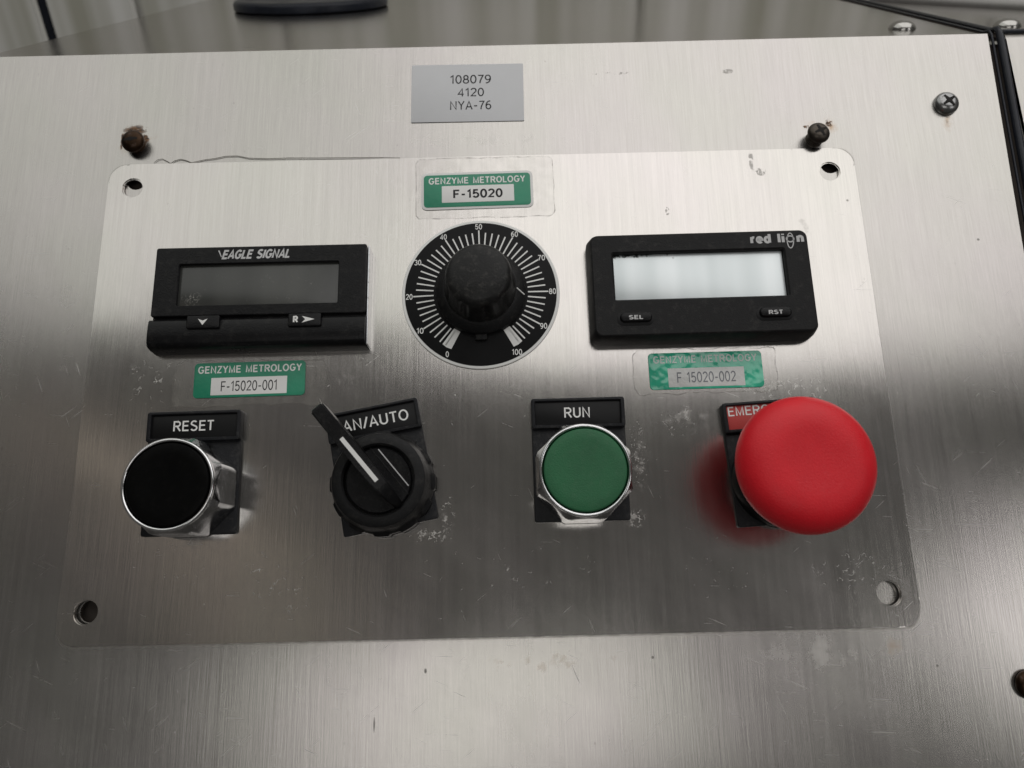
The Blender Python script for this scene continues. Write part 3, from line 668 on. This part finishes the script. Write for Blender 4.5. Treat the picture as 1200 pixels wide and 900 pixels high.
def tape(u0, u1, v0, v1, label, w=PW, jag=0.5, seed=1, curve=None):
    rnd = random.Random(seed); t = thing('clear_tape', label, 'tape', ((u0 + u1) / 2, (v0 + v1) / 2, w), 0, 'clear tape under the green labels')
    hw, hh = (u1 - u0) / 2, (v1 - v0) / 2
    base = rrect(-hw, hw, -hh, hh, 2.2, 4); pts = []
    for (xa, ya), (xb, yb) in zip(base, base[1:] + base[:1]):
        n = max(1, int(math.hypot(xb - xa, yb - ya) / 3))
        for k in range(n):
            x = xa + (xb - xa) * k / n; y = ya + (yb - ya) * k / n
            pts.append((x + rnd.uniform(-jag, jag) * 0.4, y + rnd.uniform(-jag, jag) * 0.4))
    put('film', finish('film', flat([pts], 0.08, 0.06), M['film']), t)
    bm = bmesh.new(); n = len(pts); a = [bm.verts.new((x, y, 0.1)) for x, y in pts]; b = [bm.verts.new((x * (1 - 0.28 / hw), y * (1 - 0.28 / hh), 0.1)) for x, y in pts]
    for i in range(n): bm.faces.new((a[i], a[(i + 1) % n], b[(i + 1) % n], b[i]))
    put('dirty_edge', finish('dirty_edge', bm, M['film_edge']), t)
    return t
tape(-24.2, 25.3, 64.6, 88.4, 'clear tape patch around the label above the round dial', seed=3)
tape(-104.5, -53.5, -1.4, 14.3, 'ragged clear tape patch around the label under the left counter', jag=1.6, seed=4)
tape(49.5, 97.5, -1.0, 14.8, 'clear tape patch around the shiny label under the right meter', jag=1.2, seed=5)
# torn tape along the plate's top edge
tt = thing('torn_tape', 'thin wavy dark edge of torn clear tape along the top edge of the mounting plate', 'tape')
crack = [(-119.3, 90.1), (-117.8, 91.3), (-116.3, 91.5), (-114.6, 90.6), (-113.1, 89.6), (-111.6, 90.7), (-109.6, 91.2), (-107.4, 90.6), (-105.6, 89.7), (-101, 90.7), (-97, 91.2), (-93.4, 92.0), (-89, 92.0), (-85, 91.0), (-78, 90.6), (-70, 90.7), (-60, 90.4), (-48, 90.2), (-38, 90.0), (-30, 89.6)]
put('torn_edge', finish('torn_edge', tube([(x, y, 0.25) for x, y in crack], [0.07 + 0.07 * min(1, (i + 1) / 6) for i in range(len(crack))], 6), plastic('torn_edge_grime', (0.16, 0.145, 0.12), 0.5, 0), 60), tt)
put('film', finish('film', flat([crack + [(-30, 88.95), (-119.3, 88.95)]], 0.2, 0.1), M['film']), tt)

def cal_label(u, v, w, h, number, label, border, green, field, paper, ink, bold, nw, nh, name_w, rot=0.0, top_dim=False, wz=PW + 0.1):
    t = thing('calibration_label', label, 'label', (u, v, wz), rot, 'green metrology labels')
    if border:
        put('white_border', finish('white_border', slab(-w / 2 - 0.9, w / 2 + 0.9, -h / 2 - 0.9, h / 2 + 0.9, 0, 0.08, 2.0, 0.03), M['paper'], 40), t)
    g = put('green_film', finish('green_film', slab(-w / 2, w / 2, -h / 2, h / 2, 0.02, 0.16, 1.3, 0.05), green, 40), t)
    fx0, fx1, fy0, fy1 = field
    f = put('number_field', finish('number_field', slab(fx0, fx1, fy0, fy1, 0.1, 0.2, 0.15, 0.03), paper, 40), t)
    letters('GENZYME METROLOGY', 0.0, h / 2 - 2.35, name_w, 2.35, 0.19, M['ink_worn'] if top_dim else M['ink_white'], g, bold=0.035)
    letters(number, (fx0 + fx1) / 2, (fy0 + fy1) / 2, nw, nh, 0.24, ink, f, bold=bold)
    return t
cal_label(-2.1, 75.3, 38.0, 12.6, 'F-15020', 'white-edged green label with bold black number, above the round dial', True, M['green_label'], (-12.6, 13.1, -4.6, 1.9), M['paper'], M['ink_black'], 0.035, 17.6, 3.1, 34.5, 0.5)
cal_label(-79.1, 7.6, 37.2, 12.0, 'F-15020-001', 'flat dark green label with thin black number, under the left counter', False, M['green_label'], (-12.8, 12.6, -5.2, 0.8), M['paper'], M['ink_black'], -0.005, 18.6, 3.4, 34.8, 0.5)
cal_label(73.6, 7.0, 38.0, 12.6, 'F 15020-002', 'shiny crumpled green label with faded number, under the right meter', False, M['green_shiny'], (-12.8, 12.7, -5.6, 0.9), M['paper_worn'], M['ink_faded'], 0.0, 19.6, 3.5, 34.8, 0.3, True)

# ------------------------------------------------------------------ left counter
ct = thing('panel_counter', 'flat black panel counter with a dark blank display and two arrow buttons', 'counter', (-75.4, 34.4, PW), -0.1)
# local coordinates: centre of the counter
put('bezel', finish('bezel', frame((-35.8, 35.8, -6.4, 18.3, 0.8), (-27.6, 26.4, -2.7, 12.2, 0.5), 0, 6.9, 0.35, 4.6), M['black_satin'], 18), ct)
put('display_window', finish('display_window', slab(-27.8, 26.6, -2.9, 12.4, 4.2, 5.6, 0.3, 0.1), M['lens_dark'], 40), ct)
bm = bmesh.new(); prof = []
ys = [-17.6, -17.3, -17.0, -16.4, -15.5, -13.0, -10.0, -8.2, -7.5, -7.2, -7.2]; zs = [0, 4.2, 5.6, 6.6, 7.1, 7.4, 7.3, 7.0, 6.4, 5.4, 0]
a = [bm.verts.new((-36.1, y, z)) for y, z in zip(ys, zs)]; b = [bm.verts.new((35.9, y, z)) for y, z in zip(ys, zs)]
for i in range(len(ys) - 1): bm.faces.new((a[i], b[i], b[i + 1], a[i + 1]))
bm.faces.new(a); bm.faces.new(b[::-1])
put('lower_bar', finish('lower_bar', bm, M['black_satin'], 35), ct)
put('groove_strip', finish('groove_strip', slab(-35.6, 35.6, -7.4, -6.0, 0, 5.2, 0.2, 0.1), M['black_satin'], 40), ct)
put('side_clip', finish('side_clip', slab(35.95, 36.5, -17.0, 18.1, 0, 5.6, 0.2, 0.1), M['chrome'], 40), ct)
for cx, kind in ((-17.6, 'down'), (16.0, 'right')):
    bt = put('button', finish('button', slab(-5.5, 5.5, -2.3, 2.2, 0, 8.2, 0.6, 0.4), M['black_satin'], 40), ct, (cx, -8.9, 0))
    if kind == 'down': put('arrow_mark', finish('arrow_mark', flat([[(-1.6, 1.0), (0, -1.2), (1.6, 1.0), (0, 0.35)]], 8.24, 0.05), M['ink_white']), bt)
    else:
        letters('R', -2.9, 0.1, 1.7, 2.0, 8.24, M['ink_white'], bt, bold=0.07)
        put('arrow_mark', finish('arrow_mark', flat([[(-0.8, 1.2), (3.4, 0.05), (-0.8, -1.1), (0.3, 0.05)]], 8.24, 0.05), M['ink_white']), bt)
letters('EAGLE SIGNAL', -1.6, 15.35, 22.9, 3.0, 6.94, M['ink_dim'], ct, bold=0.055, shear=0.24, spacing=0.6)
put('slash_mark', finish('slash_mark', flat([[(-14.8, 16.9), (-14.3, 16.9), (-13.4, 14.6), (-13.6, 14.4)]], 6.94, 0.03), M['ink_dim']), ct)

# ------------------------------------------------------------------ round dial and knob
dl = thing('dial', 'round black dial with a white 0 to 100 scale and a black knob', 'dial', (-1.3, 36.2, PW), 0)
put('white_disc', finish('white_disc', lathe([(27.0, 0), (27.1, 0.35), (26.9, 0.55), (26.6, 0.6)], 96), M['ink_white'], 30), dl)
dsc = put('black_disc', finish('black_disc', lathe([(26.05, 0.4), (26.05, 0.72), (25.9, 0.76)], 96), M['dial_black'], 30), dl)
zt = 0.82
def pol(r, a): return (r * math.cos(R(a)), r * math.sin(R(a)))
def ang(v): return 243.0 - 3.04 * v
for k in range(51):
    v = 2 * k; a = ang(v); ro = 23.2 if v % 10 == 0 else 22.3; ri = 16.2; hw = 0.24
    if v == 0 or v == 100: continue
    d = (math.cos(R(a)), math.sin(R(a))); pr = (-d[1], d[0])
    q = [(d[0] * r + pr[0] * s, d[1] * r + pr[1] * s) for r, s in ((ri, -hw), (ro, -hw), (ro, hw), (ri, hw))]
    put('scale_mark', finish('scale_mark', flat([q], zt, 0.05), M['ink_white']), dsc)
for a0, a1 in ((234.0, 243.0), (-61, -52)):
    q = [pol(15.6, a0), pol(15.6, a1), pol(22.4, a1), pol(22.6, (a0 + a1) / 2), pol(22.4, a0)]
    put('end_block', finish('end_block', flat([q], zt, 0.05), M['ink_white']), dsc)
for v in range(0, 101, 10):
    a = ang(v) + (-1 if v == 0 else 0); p = pol(24.6, a)
    letters(str(v), p[0], p[1], 3.4 if v == 100 else (1.1 if v == 0 else 2.4), 1.9, zt, M['ink_white'], dsc, name='number', bold=0.02)
kb = put('knob', finish('knob', lathe([(14.2, 0.7), (15.4, 0.9), (15.5, 2.6), (15.0, 3.3), (13.0, 4.6), (12.2, 5.0)], 96), M['black'], 40), dl)
def flute(r, z, a):
    if z < 5.2 or z > 17.5: return r
    q = (a * 9 / (2 * math.pi)) % 1.0; d = min(q, 1 - q)
    return r - 0.9 * math.exp(-(d / 0.13) ** 2) * min(1, (17.6 - z) / 3)
put('grip', finish('grip', lathe([(12.1, 4.6), (12.0, 6.5), (11.5, 10), (11.1, 14), (10.9, 16.2), (10.5, 17.4), (9.8, 18.2), (8.6, 18.7), (6, 19.1), (3, 19.25), (0.5, 19.3)], 144, flute), plastic('dusty_knob_plastic', (0.016, 0.016, 0.016), 0.36, 0.0002, 1300, 0.3, dust=0.14), 45), kb)
put('pointer_line', finish('pointer_line', tube([(12.3 * math.cos(R(-1)), 12.3 * math.sin(R(-1)), 5.15), (15.0 * math.cos(R(-8)), 15.0 * math.sin(R(-8)), 3.5)], 0.24, 6), M['ink_white']), kb)
put('lock_tab', finish('lock_tab', slab(-2.0, 2.0, -17.4, -14, 0.8, 2.4, 0.5, 0.3), M['black'], 40), kb)

# ------------------------------------------------------------------ right meter
mt = thing('panel_meter', 'thick black panel meter with a bright silver display and two oval buttons', 'meter', (73.0, 34.6, PW), 0.3)
bm = bmesh.new()
def g(x0, x1, y0, y1, r, z): return z3(rrect(x0, x1, y0, y1, r, 6), z)
rings = [g(-37.6, 37.4, -18.2, 19.0, 2.6, 0), g(-37.7, 37.4, -18.1, 19.1, 2.6, 3.2), g(-37.2, 37.2, -17.8, 18.9, 2.6, 5.6), g(-36.9, 37.0, -17.5, 18.7, 2.6, 7.2), g(-36.6, 36.7, -17.2, 18.5, 2.6, 7.9), g(-36.2, 36.3, -16.8, 18.1, 2.2, 8.15),
         g(-29.9, 28.9, -5.2, 12.4, 0.9, 8.15), g(-29.4, 28.4, -4.7, 11.9, 0.6, 7.7), g(-29.2, 28.2, -4.5, 11.7, 0.5, 5.6)]
loops(bm, rings, False, False)
put('case', finish('case', bm, M['black_cloth'], 22), mt)
put('display', finish('display', slab(-28.6, 28.6, -8.2, 8.2, 0, 1.0, 0.3, 0.05), M['lcd'], 40), mt, (-0.5, 3.6, 5.4))
for cx, cy, s in ((-23.2, -11.4, 'SEL'), (22.8, -11.0, 'RST')):
    w2 = put('button_well', finish('button_well', slab(-6.1, 6.1, -2.5, 2.3, 7.9, 8.22, 2.2, 0.1), M['insert'], 40), mt, (cx, cy, 0))
    b2 = put('button', finish('button', slab(-5.3, 5.3, -1.7, 1.7, 0, 1.0, 1.6, 0.7), M['black_satin'], 40), w2, (0.2, 0.3, 8.15))
    letters(s, 0.0, 0.1, 4.6, 1.3, 9.20 - 0.02, M['ink_dim'], w2, bold=0.05)
letters('red li', 23.2, 15.7, 11.6, 3.1, 8.2, M['ink_dim'], mt, name='logo_lettering', bold=0.075, spacing=0.7)
letters('n', 34.3, 15.7, 2.5, 3.1, 8.2, M['ink_dim'], mt, name='logo_lettering', bold=0.075)
def ring(cx, cy, rx, ry, wd, tl=0):
    bm = bmesh.new(); n = 36; c_, s_ = math.cos(R(tl)), math.sin(R(tl)); A = []; B = []
    for k in range(n):
        t = 2 * math.pi * k / n
        for L, d in ((A, 0), (B, -wd)):
            x, y = (rx + d) * math.cos(t), (ry + d) * math.sin(t); L.append(bm.verts.new((cx + x * c_ - y * s_, cy + x * s_ + y * c_, 8.22)))
    for i in range(n): bm.faces.new((A[i], A[(i + 1) % n], B[(i + 1) % n], B[i]))
    return bm
put('logo_ring', finish('logo_ring', ring(30.9, 14.7, 1.25, 2.9, 0.38, -4), M['ink_dim']), mt)
put('logo_ring', finish('logo_ring', ring(30.9, 15.3, 1.45, 1.3, 0.45), M['ink_dim']), mt)

# ------------------------------------------------------------------ legend plates
def legend(parent, insert_m):
    # origin: centre of the button hole; plate 30.5 x 40.5, hole centre 14 above its lower edge
    put('legend_plate', finish('legend_plate', slab(-15.25, 15.25, -14.1, 25.9, 0, 1.3, 0.7, 0.25), M['legend'], 40), parent)
    fr = put('legend_frame', finish('legend_frame', frame((-15.3, 15.3, 15.9, 25.9, 0.9), (-14.0, 14.0, 17.0, 24.9, 0.2), 0.2, 3.1, 0.35, 1.0), M['legend'], 40), parent)
    ins = put('legend_insert', finish('legend_insert', slab(-14.2, 14.2, 16.8, 25.1, 0.6, 2.1, 0.2, 0.05), insert_m, 40), parent)
    return ins
def rimring(h):
    bm = bmesh.new(); loops(bm, [z3(circ(r, 96), z) for r, z in ((13.9, h - 1.6), (14.1, h - 0.9), (14.0, h - 0.35), (13.7, h), (13.25, h), (12.95, h - 0.35), (12.8, h - 2.5))], False); return bm
def collar(parent, m, h=19.0):
    """octagonal chrome collar: flats below, turned round at the rim"""
    n = 96
    def rad(mix, r_flat, r_round, a):
        s = math.pi / 4; q = ((a + math.pi / 8) % s) - s / 2
        return r_flat / math.cos(q) * (1 - mix) + r_round * mix
    prof = [(0.0, 14.7, 0, 1.2), (0.0, 14.6, 0, 8), (0.0, 14.45, 0, 14.6), (0.45, 14.2, 14.6, 15.6), (0.85, 13.9, 14.2, 16.8), (1, 14, 13.9, h - 1.3)]
    bm = bmesh.new(); rings = []
    for mix, rf, rd, z in prof:
        ring_ = []
        for k in range(n):
            a = 2 * math.pi * k / n + 0.16; r = min(rad(mix, rf, rd, a), 15.98 if mix == 0 else 99); ring_.append((r * math.cos(a), r * math.sin(a), z))
        rings.append(ring_)
    loops(bm, rings, False, False)
    put('chrome_collar', finish('chrome_collar', bm, m, 20), parent)
    put('chrome_rim', finish('chrome_rim', rimring(h), M['bright_chrome'], 60), parent)
def push_button(name, label, u, v, cap_m, text, tw, rot=0):
    t = thing(name, label, 'push button', (u, v, PW), rot, 'pushbuttons in chrome collars')
    ins = legend(t, M['insert'])
    letters(text, -0.3, 21.1, tw, 3.3, 2.14, M['ink_white'], ins, bold=0.012)
    collar(t, M['chrome'], 19.0)
    put('cap', finish('cap', lathe([(12.55, 14), (12.55, 18.6), (12.4, 18.95), (12.1, 19.1), (9, 19.0), (4, 18.9), (0.5, 18.88)], 72), cap_m, 50), t)
    return t
push_button('push_button', 'black push button in an octagonal chrome collar under a RESET plate', -95.3, -29.3, M['cap_black'], 'RESET', 13.2, 0.6)
push_button('push_button', 'green push button in a chrome collar under a RUN plate', 30.1, -27.9, M['cap_green'], 'RUN', 8.4, 0.2)

# ------------------------------------------------------------------ selector switch
ss = thing('selector_switch', 'black rotary selector with a white-striped lever, on a crooked MAN/AUTO plate', 'switch', (-33.2, -28.7, PW), 10.2)
ins = legend(ss, M['insert'])
letters('MAN/AUTO', -1.2, 21.0, 25.4, 3.5, 2.14, M['ink_white'], ins, bold=0.012)
def teeth(r, z, a):
    if z > 5: return r
    q = (a * 12 / (2 * math.pi)) % 1.0
    return r - (0.65 if q < 0.35 else 0.0)
put('lock_ring', finish('lock_ring', lathe([(16.8, 1.2), (16.8, 4.6), (15.6, 5.6), (15.1, 10.0), (14.4, 12.2), (13.2, 12.9), (11.4, 13.0), (10.8, 12.5), (10.6, 10.5)], 144, teeth), M['black'], 30), ss)
rt = thing_rt = put('rotor', finish('rotor', lathe([(10.3, 8), (10.3, 11.6), (9.9, 12.0), (0.5, 12.0)], 72), M['black_satin'], 40), ss, (0, 0, 0), 129.5 - 10.2)
# lever: side profile along local x, extruded across y
bm = bmesh.new()
prof = [(-10.8, 11.5), (-10.6, 14.2), (-8, 17.6), (-3, 19.6), (6, 20.6), (16, 21.6), (26.4, 22.6), (27.4, 22.4), (27.8, 21.6), (27.0, 17.2), (21, 15.4), (14, 14.2), (10.6, 13.2), (10.5, 11.5)]
def yw(x, z): return 2.5 if x > -6 else 2.5 * max(0.45, 1 - (-6 - x) / 9)
A = [bm.verts.new((x, yw(x, z) * (1.0 if z < 19 else 0.92), z)) for x, z in prof]; B = [bm.verts.new((x, -yw(x, z) * (1.0 if z < 19 else 0.92), z)) for x, z in prof]
for i in range(len(prof)): bm.faces.new((A[i], A[(i + 1) % len(prof)], B[(i + 1) % len(prof)], B[i]))
fa = bm.faces.new(A[::-1]); fb = bm.faces.new(B)
bmesh.ops.bevel(bm, geom=[e for e in bm.edges if e in fa.edges or e in fb.edges], offset=0.55, segments=3, affect='EDGES')
lv = put('lever', finish('lever', bm, M['black_satin'], 35), rt)
def topz(x): return 19.6 + (x + 3) / 9 * 1.0 if x < 6 else 20.6 + (x - 6) * 0.1
bm = bmesh.new(); q = []
for x in (-1.5, 6, 15.2): q.append([bm.verts.new((x, y, topz(x) + 0.07)) for y in (-0.55, 0.75)])
for a, b in zip(q, q[1:]): bm.faces.new((a[0], b[0], b[1], a[1]))
put('pointer_stripe', finish('pointer_stripe', bm, M['ink_white']), lv)
put('slot_line', finish('slot_line', slab(-7.5, 7.5, -6.1, -5.75, 11.9, 12.35, 0.1, 0.05), M['ink_dim'], 40), rt)
put('slot_line', finish('slot_line', slab(-9.5, 9.5, -4.4, -4.1, 11.9, 12.25, 0.1, 0.05), M['black'], 40), rt)

# ------------------------------------------------------------------ emergency stop
es = thing('emergency_stop', 'large red mushroom push button hiding most of its red EMERGENCY plate', 'push button', (93.7, -30.2, PW), 3.0)
ins = legend(es, M['insert_red'])
letters('EMERGENCY', -1.2, 23.1, 24.4, 3.0, 2.14, M['ink_white'], ins, bold=0.01)
letters('STOP', -0.2, 18.9, 11.0, 2.9, 2.14, M['ink_white'], ins, bold=0.01)
put('collar', finish('collar', lathe([(15.2, 1.2), (15.2, 6), (14.2, 8.5), (12.5, 9.5), (11.5, 10), (11.5, 22.6)], 64), M['dial_black'], 30), es)
prof = [(8.5, 22.0), (16.5, 21.6), (18.6, 22.4), (19.9, 24.4), (20.4, 26.4), (20.3, 28.2), (19.6, 30.2), (18.2, 32.0), (16.2, 33.4), (13.8, 34.2), (11.6, 34.5), (9.6, 34.5), (7.5, 34.35), (5, 34.2), (2.5, 34.1), (0.4, 34.1)]
put('mushroom_cap', finish('mushroom_cap', lathe([(r * 0.982, z) for r, z in prof], 96), M['cap_red'], 80), es, (-0.8, 1.2, 0))
